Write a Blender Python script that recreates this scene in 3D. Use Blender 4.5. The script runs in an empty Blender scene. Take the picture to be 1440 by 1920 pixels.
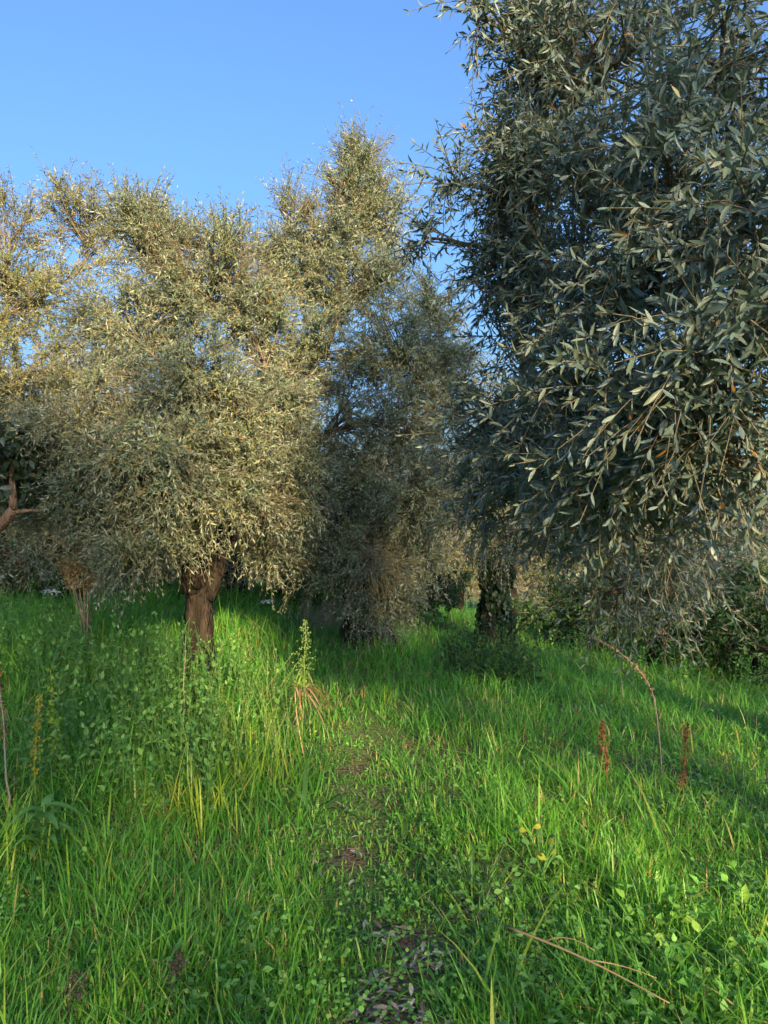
import bpy, math, random
import numpy as np

rng = np.random.default_rng(7)
random.seed(7)
scene = bpy.context.scene
COL = scene.collection
R = math.radians

# ------------------------------------------------------------------ camera, sky, sun, exposure
EYE = 1.5
FPX = 1450.0            # focal length in photo pixels (1440 x 1920)
HZN = 985.0             # photo row of the horizon
cam = bpy.data.objects.new('camera', bpy.data.cameras.new('camera'))
COL.objects.link(cam)
cam.location = (0, 0, EYE)
cam.rotation_euler = (R(90) + math.atan((HZN - 960) / FPX), 0, 0)
cam.data.sensor_fit = 'VERTICAL'
cam.data.sensor_height = 36
cam.data.lens = FPX / 1920 * 36
cam.data.clip_end = 2000
scene.camera = cam

SUN_EL, SUN_AZ = R(17.0), R(17.0)      # azimuth: how far to the right of straight behind the camera
TO_SUN = np.array([math.cos(SUN_EL) * math.sin(SUN_AZ), -math.cos(SUN_EL) * math.cos(SUN_AZ), math.sin(SUN_EL)])
world = bpy.data.worlds.new('World')
scene.world = world
world.use_nodes = True
wn = world.node_tree
sky = wn.nodes.new('ShaderNodeTexSky')
sky.sky_type = 'NISHITA'
sky.sun_disc = False
sky.sun_elevation = SUN_EL
sky.sun_rotation = math.pi - SUN_AZ
sky.air_density, sky.dust_density, sky.ozone_density = 1.15, 7.0, 6.8
wn.links.new(sky.outputs[0], wn.nodes['Background'].inputs[0])
wn.nodes['Background'].inputs[1].default_value = 0.122
sun = bpy.data.objects.new('sun', bpy.data.lights.new('sun', 'SUN'))
COL.objects.link(sun)
sun.data.energy = 5.0
sun.data.angle = R(1.5)
sun.data.color = (1.0, 0.74, 0.40)
from mathutils import Vector, Matrix
sun.rotation_euler = Vector(TO_SUN).to_track_quat('Z', 'Y').to_euler()
scene.view_settings.view_transform = 'Standard'
scene.view_settings.look = 'None'
scene.view_settings.gamma = 1
scene.view_settings.use_curve_mapping = False
scene.view_settings.exposure = 1.8
scene.render.engine = 'CYCLES'
scene.cycles.max_bounces = 8
scene.cycles.diffuse_bounces = 4
scene.cycles.transmission_bounces = 6

# ------------------------------------------------------------------ helpers
def sm(a, b, v):
    t = np.clip((np.asarray(v, float) - a) / (b - a), 0, 1)
    return t * t * (3 - 2 * t)

def vnoise(x, y, s, seed=0):
    """smooth value noise in 0..1"""
    x = np.asarray(x, float) / s; y = np.asarray(y, float) / s
    xi = np.floor(x).astype(np.int64); yi = np.floor(y).astype(np.int64)
    fx = x - xi; fy = y - yi
    fx = fx * fx * (3 - 2 * fx); fy = fy * fy * (3 - 2 * fy)
    def h(a, b):
        n = (a * 374761393 + b * 668265263 + seed * 982451653) & 0xffffffff
        n = ((n ^ (n >> 13)) * 1274126177) & 0xffffffff
        return ((n ^ (n >> 16)) & 0xffff) / 65535.0
    return (h(xi, yi) * (1 - fx) + h(xi + 1, yi) * fx) * (1 - fy) + (h(xi, yi + 1) * (1 - fx) + h(xi + 1, yi + 1) * fx) * fy

def gz(x, y):
    """height of the ground"""
    x = np.asarray(x, float); y = np.asarray(y, float)
    s = sm(2.0, 9.0, y)
    xc = np.clip(x, -7, 7)
    z = np.where(xc < 0, -0.135 * xc * sm(2.2, 6.2, y), -0.125 * xc * s) + 0.16 * sm(3, 8, y)
    z = z - .45 * sm(-2.0, -6, x) * sm(2.2, 6.2, y)
    z = z + 0.03 * (vnoise(x, y, .9, 3) - .5) + 0.05 * (vnoise(x, y, 2.3, 4) - .5)
    z = z - 1.1 * sm(11, 24, y) - 2.0 * sm(24, 60, y) + 13.0 * sm(70, 190, y) * (.55 + .6 * vnoise(x, y, 60, 9))
    z = z + 2.0 * sm(-9, -40, y)
    return z

def W(px, py, Y):
    """a point seen at photo pixel (px, py) that stands Y metres ahead"""
    return np.array([(px - 720) / FPX * Y, Y, EYE + (HZN - py) / FPX * Y])

def G(px, Y):
    x = (px - 720) / FPX * Y
    return np.array([x, Y, float(gz(x, Y))])

def nrm(v):
    return v / np.maximum(np.linalg.norm(v, axis=-1, keepdims=True), 1e-9)

def mesh_np(name, V, F, mat, parent=None, tint=None, smooth=True, kind=None):
    """V (n,3); F list of int arrays of shape (m,3) or (m,4)"""
    me = bpy.data.meshes.new(name)
    F = [np.asarray(f, np.int32) for f in (F if isinstance(F, list) else [F]) if len(f)]
    loops = np.concatenate([f.ravel() for f in F])
    sizes = np.concatenate([np.full(len(f), f.shape[1], np.int32) for f in F])
    starts = np.concatenate([[0], np.cumsum(sizes)[:-1]]).astype(np.int32)
    me.vertices.add(len(V)); me.vertices.foreach_set('co', np.asarray(V, np.float32).ravel())
    me.loops.add(len(loops)); me.loops.foreach_set('vertex_index', loops)
    me.polygons.add(len(sizes)); me.polygons.foreach_set('loop_start', starts)
    me.polygons.foreach_set('use_smooth', np.full(len(sizes), smooth, bool))
    if tint is not None:
        a = me.attributes.new('tint', 'FLOAT', 'POINT')
        a.data.foreach_set('value', np.asarray(tint, np.float32))
    me.update(calc_edges=True)
    me.validate()
    me.materials.append(mat)
    return link(name, me, parent, kind)

def link(name, me, parent=None, kind=None):
    o = bpy.data.objects.new(name, me)
    COL.objects.link(o)
    if parent is not None:
        o.parent = parent
        o.matrix_parent_inverse = Matrix.Translation(-parent.location)
    if kind: o['kind'] = kind
    return o

def thing(name, label, cat, loc, group=None):
    o = bpy.data.objects.new(name, None)
    COL.objects.link(o)
    o.location = [float(v) for v in loc]
    o.empty_display_size = .1
    o['label'] = label; o['category'] = cat
    if group: o['group'] = group
    return o

# ------------------------------------------------------------------ materials
def new_mat(name):
    m = bpy.data.materials.new(name); m.use_nodes = True
    nt = m.node_tree; nt.nodes.clear()
    return m, nt, nt.nodes.new('ShaderNodeOutputMaterial')

def ramp_node(nt, stops):
    r = nt.nodes.new('ShaderNodeValToRGB')
    el = r.color_ramp.elements
    while len(el) < len(stops): el.new(.5)
    for e, (p, c) in zip(el, stops):
        e.position = p; e.color = (*c, 1)
    return r

def leaf_mat(name, stops, back=None, transl=.3, tcol=1.3, rough=.5, spec=.35):
    m, nt, out = new_mat(name)
    at = nt.nodes.new('ShaderNodeAttribute'); at.attribute_name = 'tint'
    rp = ramp_node(nt, stops); nt.links.new(at.outputs['Fac'], rp.inputs[0])
    col = rp.outputs[0]
    nz = nt.nodes.new('ShaderNodeTexNoise'); nz.inputs['Scale'].default_value = 60
    hv = nt.nodes.new('ShaderNodeHueSaturation'); nt.links.new(col, hv.inputs['Color'])
    mr = nt.nodes.new('ShaderNodeMapRange'); mr.inputs[3].default_value = .75; mr.inputs[4].default_value = 1.25
    nt.links.new(nz.outputs[0], mr.inputs[0]); nt.links.new(mr.outputs[0], hv.inputs['Value'])
    col = hv.outputs[0]
    bs = nt.nodes.new('ShaderNodeBsdfPrincipled')
    bs.inputs['Roughness'].default_value = rough
    bs.inputs['Specular IOR Level'].default_value = spec
    if back:                                            # a leaf's felted underside has its own colour
        ge = nt.nodes.new('ShaderNodeNewGeometry')
        mx = nt.nodes.new('ShaderNodeMix'); mx.data_type = 'RGBA'
        nt.links.new(ge.outputs['Backfacing'], mx.inputs['Factor'])
        nt.links.new(col, mx.inputs['A']); mx.inputs['B'].default_value = (*back, 1)
        col2 = mx.outputs['Result']
    else:
        col2 = col
    nt.links.new(col2, bs.inputs['Base Color'])
    tr = nt.nodes.new('ShaderNodeBsdfTranslucent')
    mul = nt.nodes.new('ShaderNodeMix'); mul.data_type = 'RGBA'; mul.blend_type = 'MULTIPLY'
    mul.inputs['Factor'].default_value = 1
    nt.links.new(col, mul.inputs['A']); mul.inputs['B'].default_value = (tcol, tcol * 1.05, tcol * .55, 1)
    nt.links.new(mul.outputs['Result'], tr.inputs['Color'])
    ms = nt.nodes.new('ShaderNodeMixShader'); ms.inputs[0].default_value = transl
    nt.links.new(bs.outputs[0], ms.inputs[1]); nt.links.new(tr.outputs[0], ms.inputs[2])
    nt.links.new(ms.outputs[0], out.inputs[0])
    return m

def bark_mat(name, c0, c1, scale=14, bump=.6, rough=.9):
    m, nt, out = new_mat(name)
    tc = nt.nodes.new('ShaderNodeTexCoord')
    mp = nt.nodes.new('ShaderNodeMapping'); mp.inputs['Scale'].default_value = (1, 1, .3)
    nt.links.new(tc.outputs['Object'], mp.inputs[0])
    n1 = nt.nodes.new('ShaderNodeTexNoise'); n1.inputs['Scale'].default_value = scale; n1.inputs['Detail'].default_value = 8
    n2 = nt.nodes.new('ShaderNodeTexVoronoi'); n2.feature = 'DISTANCE_TO_EDGE'; n2.inputs['Scale'].default_value = scale * 2.2
    nt.links.new(mp.outputs[0], n1.inputs[0]); nt.links.new(mp.outputs[0], n2.inputs[0])
    rp = ramp_node(nt, [(.3, c0), (.7, c1)]); nt.links.new(n1.outputs[0], rp.inputs[0])
    bs = nt.nodes.new('ShaderNodeBsdfPrincipled'); bs.inputs['Roughness'].default_value = rough
    bs.inputs['Specular IOR Level'].default_value = .2
    nt.links.new(rp.outputs[0], bs.inputs['Base Color'])
    ad = nt.nodes.new('ShaderNodeMath'); ad.operation = 'ADD'
    nt.links.new(n1.outputs[0], ad.inputs[0]); nt.links.new(n2.outputs[0], ad.inputs[1])
    bp = nt.nodes.new('ShaderNodeBump'); bp.inputs['Strength'].default_value = bump; bp.inputs['Distance'].default_value = .03
    nt.links.new(ad.outputs[0], bp.inputs['Height']); nt.links.new(bp.outputs[0], bs.inputs['Normal'])
    nt.links.new(bs.outputs[0], out.inputs[0])
    return m

OLIVE = [(0, (.075, .120, .092)), (.45, (.118, .163, .105)), (.8, (.19, .20, .085)), (.95, (.24, .22, .06)), (1, (.26, .14, .04))]
OLIVE_SHADED = [(0, (.062, .102, .090)), (.5, (.100, .148, .122)), (.85, (.145, .178, .120)), (.96, (.24, .22, .06)), (1, (.34, .17, .04))]  # near tree's leaves, with the blue of its shade put into the colour
OLIVE_SUNLIT = [(0, (.095, .12, .055)), (.45, (.145, .165, .065)), (.8, (.20, .20, .07)), (.95, (.24, .20, .06)), (1, (.25, .13, .04))]  # golden evening light put into the leaf colour of the sunlit trees
M = {
    'olive': leaf_mat('olive_leaf', OLIVE, back=(.27, .31, .23), transl=.25, rough=.45),
    'olive_shaded': leaf_mat('olive_leaf_shaded', OLIVE_SHADED, back=(.16, .215, .20), transl=.2, rough=.45, spec=.45),
    'olive_sunlit': leaf_mat('olive_leaf_sunlit', OLIVE_SUNLIT, back=(.27, .27, .17), transl=.28, rough=.5),
    'dark_leaf': leaf_mat('dark_leaf', [(0, (.02, .035, .022)), (1, (.04, .06, .03))], transl=.15, rough=.35),
    'ivy': leaf_mat('ivy_leaf', [(0, (.015, .035, .015)), (1, (.035, .06, .025))], transl=.15, rough=.35),
    'grass': leaf_mat('grass_blade', [(0, (.052, .205, .040)), (.4, (.098, .290, .042)), (.75, (.155, .335, .042)), (.93, (.28, .37, .05)), (.97, (.34, .30, .10)), (1, (.42, .32, .16))], transl=.48, tcol=1.5, rough=.4, spec=.4),
    'yellow_grass': leaf_mat('yellow_grass', [(0, (.13, .26, .03)), (.6, (.23, .34, .04)), (1, (.34, .38, .06))], transl=.42, tcol=1.3),  # sun-dapple yellow on the tufts, plain leaf colour elsewhere
    'reed': leaf_mat('reed_blade', [(0, (.04, .12, .03)), (1, (.09, .19, .04))], transl=.3, rough=.4),
    'clover': leaf_mat('clover_leaf', [(0, (.08, .24, .05)), (.7, (.14, .33, .055)), (1, (.22, .38, .06))], transl=.3),
    'herb': leaf_mat('herb_leaf', [(0, (.06, .17, .05)), (.6, (.11, .26, .06)), (1, (.18, .33, .07))], transl=.35),
    'nettle': leaf_mat('nettle_leaf', [(0, (.02, .06, .018)), (1, (.05, .12, .03))], transl=.3),
    'pale_herb': leaf_mat('pale_herb', [(0, (.12, .22, .05)), (1, (.24, .32, .09))], transl=.35),
    'yellow': leaf_mat('yellow_leaf', [(0, (.20, .26, .03)), (.5, (.36, .33, .04)), (1, (.42, .27, .04))], transl=.35),
    'dry_brown': leaf_mat('dry_brown', [(0, (.10, .06, .03)), (1, (.26, .18, .10))], transl=.1, rough=.8),
    'dark_seed': leaf_mat('dark_seed', [(0, (.025, .02, .016)), (1, (.07, .05, .04))], transl=.1, rough=.8),
    'rust': leaf_mat('rust_seed', [(0, (.09, .035, .015)), (1, (.24, .10, .04))], transl=.1, rough=.8),
    'straw': leaf_mat('straw', [(0, (.22, .15, .07)), (1, (.42, .32, .17))], transl=.15, rough=.7),
    'dry_grey': leaf_mat('dry_grey', [(0, (.16, .13, .10)), (1, (.34, .29, .22))], transl=.1, rough=.8),
    'litter': leaf_mat('fallen_leaf', [(0, (.10, .075, .05)), (.5, (.22, .20, .16)), (1, (.38, .37, .32))], transl=.05, rough=.6),
    'white': leaf_mat('white_petal', [(0, (.6, .62, .58)), (1, (.8, .8, .78))], transl=.2),
    'bark': bark_mat('olive_bark', (.009, .007, .006), (.042, .032, .024), 16, 1.0),
    'bark_red': bark_mat('reddish_bark', (.09, .055, .037), (.21, .14, .09), 22, .8),
    'limb': bark_mat('olive_limb', (.06, .048, .036), (.19, .155, .115), 30, .3),
    'twig': bark_mat('olive_twig', (.085, .072, .048), (.19, .165, .11), 60, .1),
    'cut': bark_mat('cut_wood', (.35, .26, .16), (.5, .4, .27), 30, .2),
}

def ground_mat():
    m, nt, out = new_mat('ground_soil')
    tc = nt.nodes.new('ShaderNodeTexCoord')
    n1 = nt.nodes.new('ShaderNodeTexNoise'); n1.inputs['Scale'].default_value = 3; n1.inputs['Detail'].default_value = 10
    n2 = nt.nodes.new('ShaderNodeTexNoise'); n2.inputs['Scale'].default_value = 45; n2.inputs['Detail'].default_value = 6
    n3 = nt.nodes.new('ShaderNodeTexNoise'); n3.inputs['Scale'].default_value = .25; n3.inputs['Detail'].default_value = 8
    for n in (n1, n2, n3): nt.links.new(tc.outputs['Object'], n.inputs[0])
    soil = ramp_node(nt, [(.3, (.05, .038, .026)), (.7, (.15, .12, .085))]); nt.links.new(n2.outputs[0], soil.inputs[0])
    green = ramp_node(nt, [(.3, (.045, .11, .025)), (.7, (.10, .20, .035))]); nt.links.new(n2.outputs[0], green.inputs[0])
    far = ramp_node(nt, [(.35, (.07, .085, .04)), (.5, (.15, .13, .06)), (.65, (.24, .18, .09))]); nt.links.new(n3.outputs[0], far.inputs[0])
    at = nt.nodes.new('ShaderNodeAttribute'); at.attribute_name = 'tint'      # 0 bare earth, .5 grown over, 1 far dry hillside
    m1 = nt.nodes.new('ShaderNodeMapRange'); m1.inputs[1].default_value = 0; m1.inputs[2].default_value = .5; nt.links.new(at.outputs['Fac'], m1.inputs[0])
    m2 = nt.nodes.new('ShaderNodeMapRange'); m2.inputs[1].default_value = .5; m2.inputs[2].default_value = 1; nt.links.new(at.outputs['Fac'], m2.inputs[0])
    a = nt.nodes.new('ShaderNodeMix'); a.data_type = 'RGBA'
    nt.links.new(m1.outputs[0], a.inputs['Factor']); nt.links.new(soil.outputs[0], a.inputs['A']); nt.links.new(green.outputs[0], a.inputs['B'])
    b = nt.nodes.new('ShaderNodeMix'); b.data_type = 'RGBA'
    nt.links.new(m2.outputs[0], b.inputs['Factor']); nt.links.new(a.outputs['Result'], b.inputs['A']); nt.links.new(far.outputs[0], b.inputs['B'])
    bs = nt.nodes.new('ShaderNodeBsdfPrincipled'); bs.inputs['Roughness'].default_value = .95; bs.inputs['Specular IOR Level'].default_value = .1
    nt.links.new(b.outputs['Result'], bs.inputs['Base Color'])
    bp = nt.nodes.new('ShaderNodeBump'); bp.inputs['Strength'].default_value = .8; bp.inputs['Distance'].default_value = .04
    nt.links.new(n2.outputs[0], bp.inputs['Height']); nt.links.new(bp.outputs[0], bs.inputs['Normal'])
    nt.links.new(bs.outputs[0], out.inputs[0])
    return m

# ------------------------------------------------------------------ ground
PATH = np.array([[0.10, 0.5], [0.06, 1.6], [0.03, 2.4], [-0.05, 3.0], [-0.16, 3.7], [-0.20, 4.5], [0.05, 5.3], [0.45, 6.2], [0.7, 7.5], [.6, 9.5], [.2, 12]])
def path_dist(x, y):
    px = np.interp(y, PATH[:, 1], PATH[:, 0])
    return np.abs(x - px) + 0.10 * (vnoise(x, y, .35, 21) - .5)

SPOTS = [(-.02, 2.75, .13), (-.17, 3.45, .10), (-.24, 4.5, .10), (.03, 2.35, .17), (.13, 2.6, .10), (.38, 2.98, .08), (.42, 4.6, .05)]
def spots(x, y):
    """small bare places on the trodden line"""
    b = np.zeros(np.shape(x))
    for sx_, sy_, sr in SPOTS:
        b = np.maximum(b, 1 - sm(.5 * sr, 1.3 * sr, np.hypot(x - sx_, (y - sy_) * .8) + .12 * (vnoise(x, y, .12, 5) - .5)))
    return b

def axis(lo, hi, fine_lo, fine_hi, fine, grow=1.16):
    a = list(np.arange(fine_lo, fine_hi, fine))
    s = fine; v = a[-1]
    while v < hi: s *= grow; v += s; a.append(v)
    s = fine; v = a[0]
    while v > lo: s *= grow; v -= s; a.insert(0, v)
    return np.array(a)
gx = axis(-600, 600, -5, 5, .1); gy = axis(-500, 900, 1, 12, .1)
GX, GY = np.meshgrid(gx, gy)
V = np.stack([GX, GY, gz(GX, GY)], -1).reshape(-1, 3)
pd = path_dist(GX, GY)
bare = spots(GX, GY)
tnt = .5 * (1 - np.clip(bare * 1.6, 0, 1))
tnt = np.where(tnt > .45, .5 - .35 * vnoise(GX, GY, .5, 11) * (GY < 20), tnt)
tnt = tnt + .5 * sm(24, 60, np.hypot(GX, GY))
nx, ny = len(gx), len(gy)
i = (np.arange(ny - 1)[:, None] * nx + np.arange(nx - 1)[None]).ravel()
ground = mesh_np('ground', V, np.stack([i, i + 1, i + nx + 1, i + nx], 1), ground_mat(), tint=np.clip(tnt, 0, 1).ravel())
ground['kind'] = 'structure'

# ------------------------------------------------------------------ generic builders
def tube(pts, rad, sides=8, flute=0.0, seed=0, cap=True):
    """one tapered, optionally fluted tube -> V, [quads, tris]"""
    pts = np.asarray(pts, float); n = len(pts)
    rad = np.broadcast_to(np.asarray(rad, float), (n,))
    tan = nrm(np.gradient(pts, axis=0))
    ref = np.array([1.0, 0.13, 0.07]) if abs(tan[0][0]) < .8 else np.array([0.1, 1.0, .1])
    u = nrm(np.cross(tan, ref)); v = np.cross(tan, u)
    a = np.arange(sides) / sides * 2 * np.pi
    rr = rad[:, None] * np.ones((n, sides))
    if flute:
        ph = seed * 1.7
        tw = np.linspace(0, 1.6, n)[:, None]
        rr = rr * (1 + flute * (np.sin(3 * a[None] + ph + tw) * .6 + np.sin(5 * a[None] - ph * 2 + tw * 2) * .5 + .5 * np.sin(9 * a[None] + ph + tw * 3)))
        r2 = np.random.default_rng(seed)
        rr = rr * (1 + flute * .6 * (r2.random((n, sides)) - .5))
    P = pts[:, None] + u[:, None] * (np.cos(a)[None, :, None] * rr[..., None]) + v[:, None] * (np.sin(a)[None, :, None] * rr[..., None])
    V = P.reshape(-1, 3)
    k = np.arange(n - 1)[:, None] * sides; j = np.arange(sides)[None]; j2 = (j + 1) % sides
    Q = np.stack([k + j, k + j2, k + sides + j2, k + sides + j], -1).reshape(-1, 4)
    T = np.zeros((0, 3), int)
    if cap:
        V = np.vstack([V, pts[-1], pts[0]])
        e = (n - 1) * sides; jj = np.arange(sides); j3 = (jj + 1) % sides
        T = np.vstack([np.stack([e + jj, e + j3, np.full(sides, len(V) - 2)], 1), np.stack([j3, jj, np.full(sides, len(V) - 1)], 1)])
    return V, [Q, T]

def tubes3(P, r0, r1, sides=3):
    """many thin tubes at once; P (N,K,3); radius r0 -> r1 -> V, quads"""
    N, K, _ = P.shape
    tan = nrm(np.gradient(P, axis=1))
    ref = np.tile(np.array([.31, .77, .42]), (N, 1))
    u = nrm(np.cross(tan, ref[:, None])); v = np.cross(tan, u)
    a = np.arange(sides) / sides * 2 * np.pi
    t = np.linspace(0, 1, K)
    rr = (np.asarray(r0).reshape(-1, 1) * (1 - t) + np.asarray(r1).reshape(-1, 1) * t)
    X = P[:, :, None] + (u[:, :, None] * np.cos(a)[:, None] + v[:, :, None] * np.sin(a)[:, None]) * rr[:, :, None, None]
    V = X.reshape(-1, 3)
    b = (np.arange(N)[:, None, None] * K + np.arange(K - 1)[None, :, None]) * sides
    j = np.arange(sides)[None, None]; j2 = (j + 1) % sides
    Q = np.stack([b + j, b + j2, b + sides + j2, b + sides + j], -1).reshape(-1, 4)
    return V, Q

# leaf templates in (along, across, normal); length 1, half-width 1
LEAF2 = (np.array([[0, 0, 0], [.45, -1, .35], [1, 0, -.3], [.45, 1, .35]], float), np.array([[0, 1, 2], [0, 2, 3]]))
_s = [(.18, .62), (.45, 1.0), (.76, .72)]
_v = [[0, 0, 0]]
for t_, w_ in _s: _v += [[t_, -w_, .30 * w_], [t_, 0, 0], [t_, w_, .30 * w_]]
_v += [[1, 0, 0]]
_f = [[0, 1, 2], [0, 2, 3]]
for q in (1, 4): _f += [[q, q + 3, q + 4], [q, q + 4, q + 1], [q + 1, q + 4, q + 5], [q + 1, q + 5, q + 2]]
_f += [[7, 10, 8], [8, 10, 9]]
_v = np.array(_v, float); _v[:, 2] -= 1.1 * _v[:, 0] ** 2 * .6
LEAF12 = (_v, np.array(_f))
ROUND = (np.array([[0, 0, 0]] + [[.55 - .5 * math.cos(a), math.sin(a), .12 * (math.cos(2 * a))] for a in np.linspace(.5, 2 * math.pi - .5, 8)], float),
         np.array([[0, k + 1, k + 2] for k in range(7)] + [[0, 8, 1]]))
ROUND = (ROUND[0], np.array([[0, k + 1, k + 2] for k in range(7)]))
OVATE = (np.array([[0, 0, 0], [.22, -.8, .15], [.22, .8, .15], [.5, -1, .18], [.5, 0, 0], [.5, 1, .18], [1, 0, -.35]], float),
         np.array([[0, 1, 4], [1, 3, 4], [0, 4, 2], [2, 4, 5], [3, 6, 4], [4, 6, 5]]))

CURL = np.random.default_rng(99)
def leaves(P, D, Nn, L, Wd, tpl):
    """N leaves at P along D with upper face along Nn -> V, F"""
    tv, tf = tpl
    D = nrm(D); S = nrm(np.cross(Nn, D)); U = np.cross(D, S)
    X = P[:, None] + D[:, None] * (tv[None, :, 0:1] * L[:, None, None]) + S[:, None] * (tv[None, :, 1:2] * Wd[:, None, None]) \
        + U[:, None] * (tv[None, :, 2:3] * (Wd * CURL.uniform(.1, 2.4, len(Wd)))[:, None, None])
    n = len(tv)
    F = (tf[None] + (np.arange(len(P)) * n)[:, None, None]).reshape(-1, 3)
    return X.reshape(-1, 3), F

def rand_dir(n, r=rng):
    return nrm(r.normal(size=(n, 3)))

def bez(a, b, c, n):
    t = np.linspace(0, 1, n)[:, None]
    return a * (1 - t) ** 2 + 2 * b * t * (1 - t) + c * t * t

def twigs(P0, D, L, bend, pairs, r, leaf_len=(.045, .068), ratio=.14, spread=1.05):
    """leafy shoots: leaves in opposite pairs; returns leaf arrays and shoot centre lines"""
    N = len(P0)
    D = nrm(D)
    K = 4
    t = np.linspace(0, 1, K)[None, :, None]
    line = P0[:, None] + D[:, None] * (L[:, None, None] * t) + bend[:, None] * (L[:, None, None] * t * t)
    tj = (np.arange(pairs) + .6) / pairs
    tj = np.clip(tj[None] + r.normal(0, .25 / pairs, (N, pairs)), .04, 1)[..., None]
    pos = P0[:, None] + D[:, None] * (L[:, None, None] * tj) + bend[:, None] * (L[:, None, None] * tj ** 2)
    tan = nrm(D[:, None] + 2 * bend[:, None] * tj)
    ref = rand_dir(N, r)[:, None]
    u = nrm(np.cross(tan, ref)); v = np.cross(tan, u)
    ang = (np.arange(pairs) % 2) * (np.pi / 2) + r.normal(0, .3, (N, pairs))
    out = []
    for side in (0, 1):
        a = (ang + side * np.pi + r.normal(0, .25, (N, pairs)))[..., None]
        rad = u * np.cos(a) + v * np.sin(a)
        op = np.clip(r.normal(spread, .4, (N, pairs, 1)) * (1.1 - .45 * tj), .15, 1.5)
        d = nrm(tan * np.cos(op) + rad * np.sin(op) + np.array([0, 0, -.12]))
        nn = nrm(tan * np.sin(op) - rad * np.cos(op) + r.normal(0, .6, (N, pairs, 3)) + np.array([0, 0, .3]))
        nn = nn - d * (nn * d).sum(-1, keepdims=True)
        ll = r.uniform(leaf_len[0], leaf_len[1], (N, pairs)) * (1 - .35 * tj[..., 0] ** 3)
        keep = r.random((N, pairs)) < .93
        out.append((pos[keep], d[keep], nrm(nn[keep]), ll[keep]))
    P, Dd, Nn, LL = [np.concatenate(q) for q in zip(*out)]
    return P, Dd, Nn, LL, LL * ratio * r.uniform(.85, 1.2, len(LL)), line

def limb_path(a, c, r, n=12, lift=.35, wob=.06):
    a = np.asarray(a, float); c = np.asarray(c, float)
    d = np.linalg.norm(c - a)
    b = a * .55 + c * .45 + np.array([0, 0, lift * d * .5]) + r.normal(0, .08 * d, 3)
    p = bez(a, b, c, n)
    w = np.cumsum(r.normal(0, wob * d / n, (n, 3)), 0)
    return p + w * np.sin(np.linspace(0, np.pi, n))[:, None]

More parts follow.
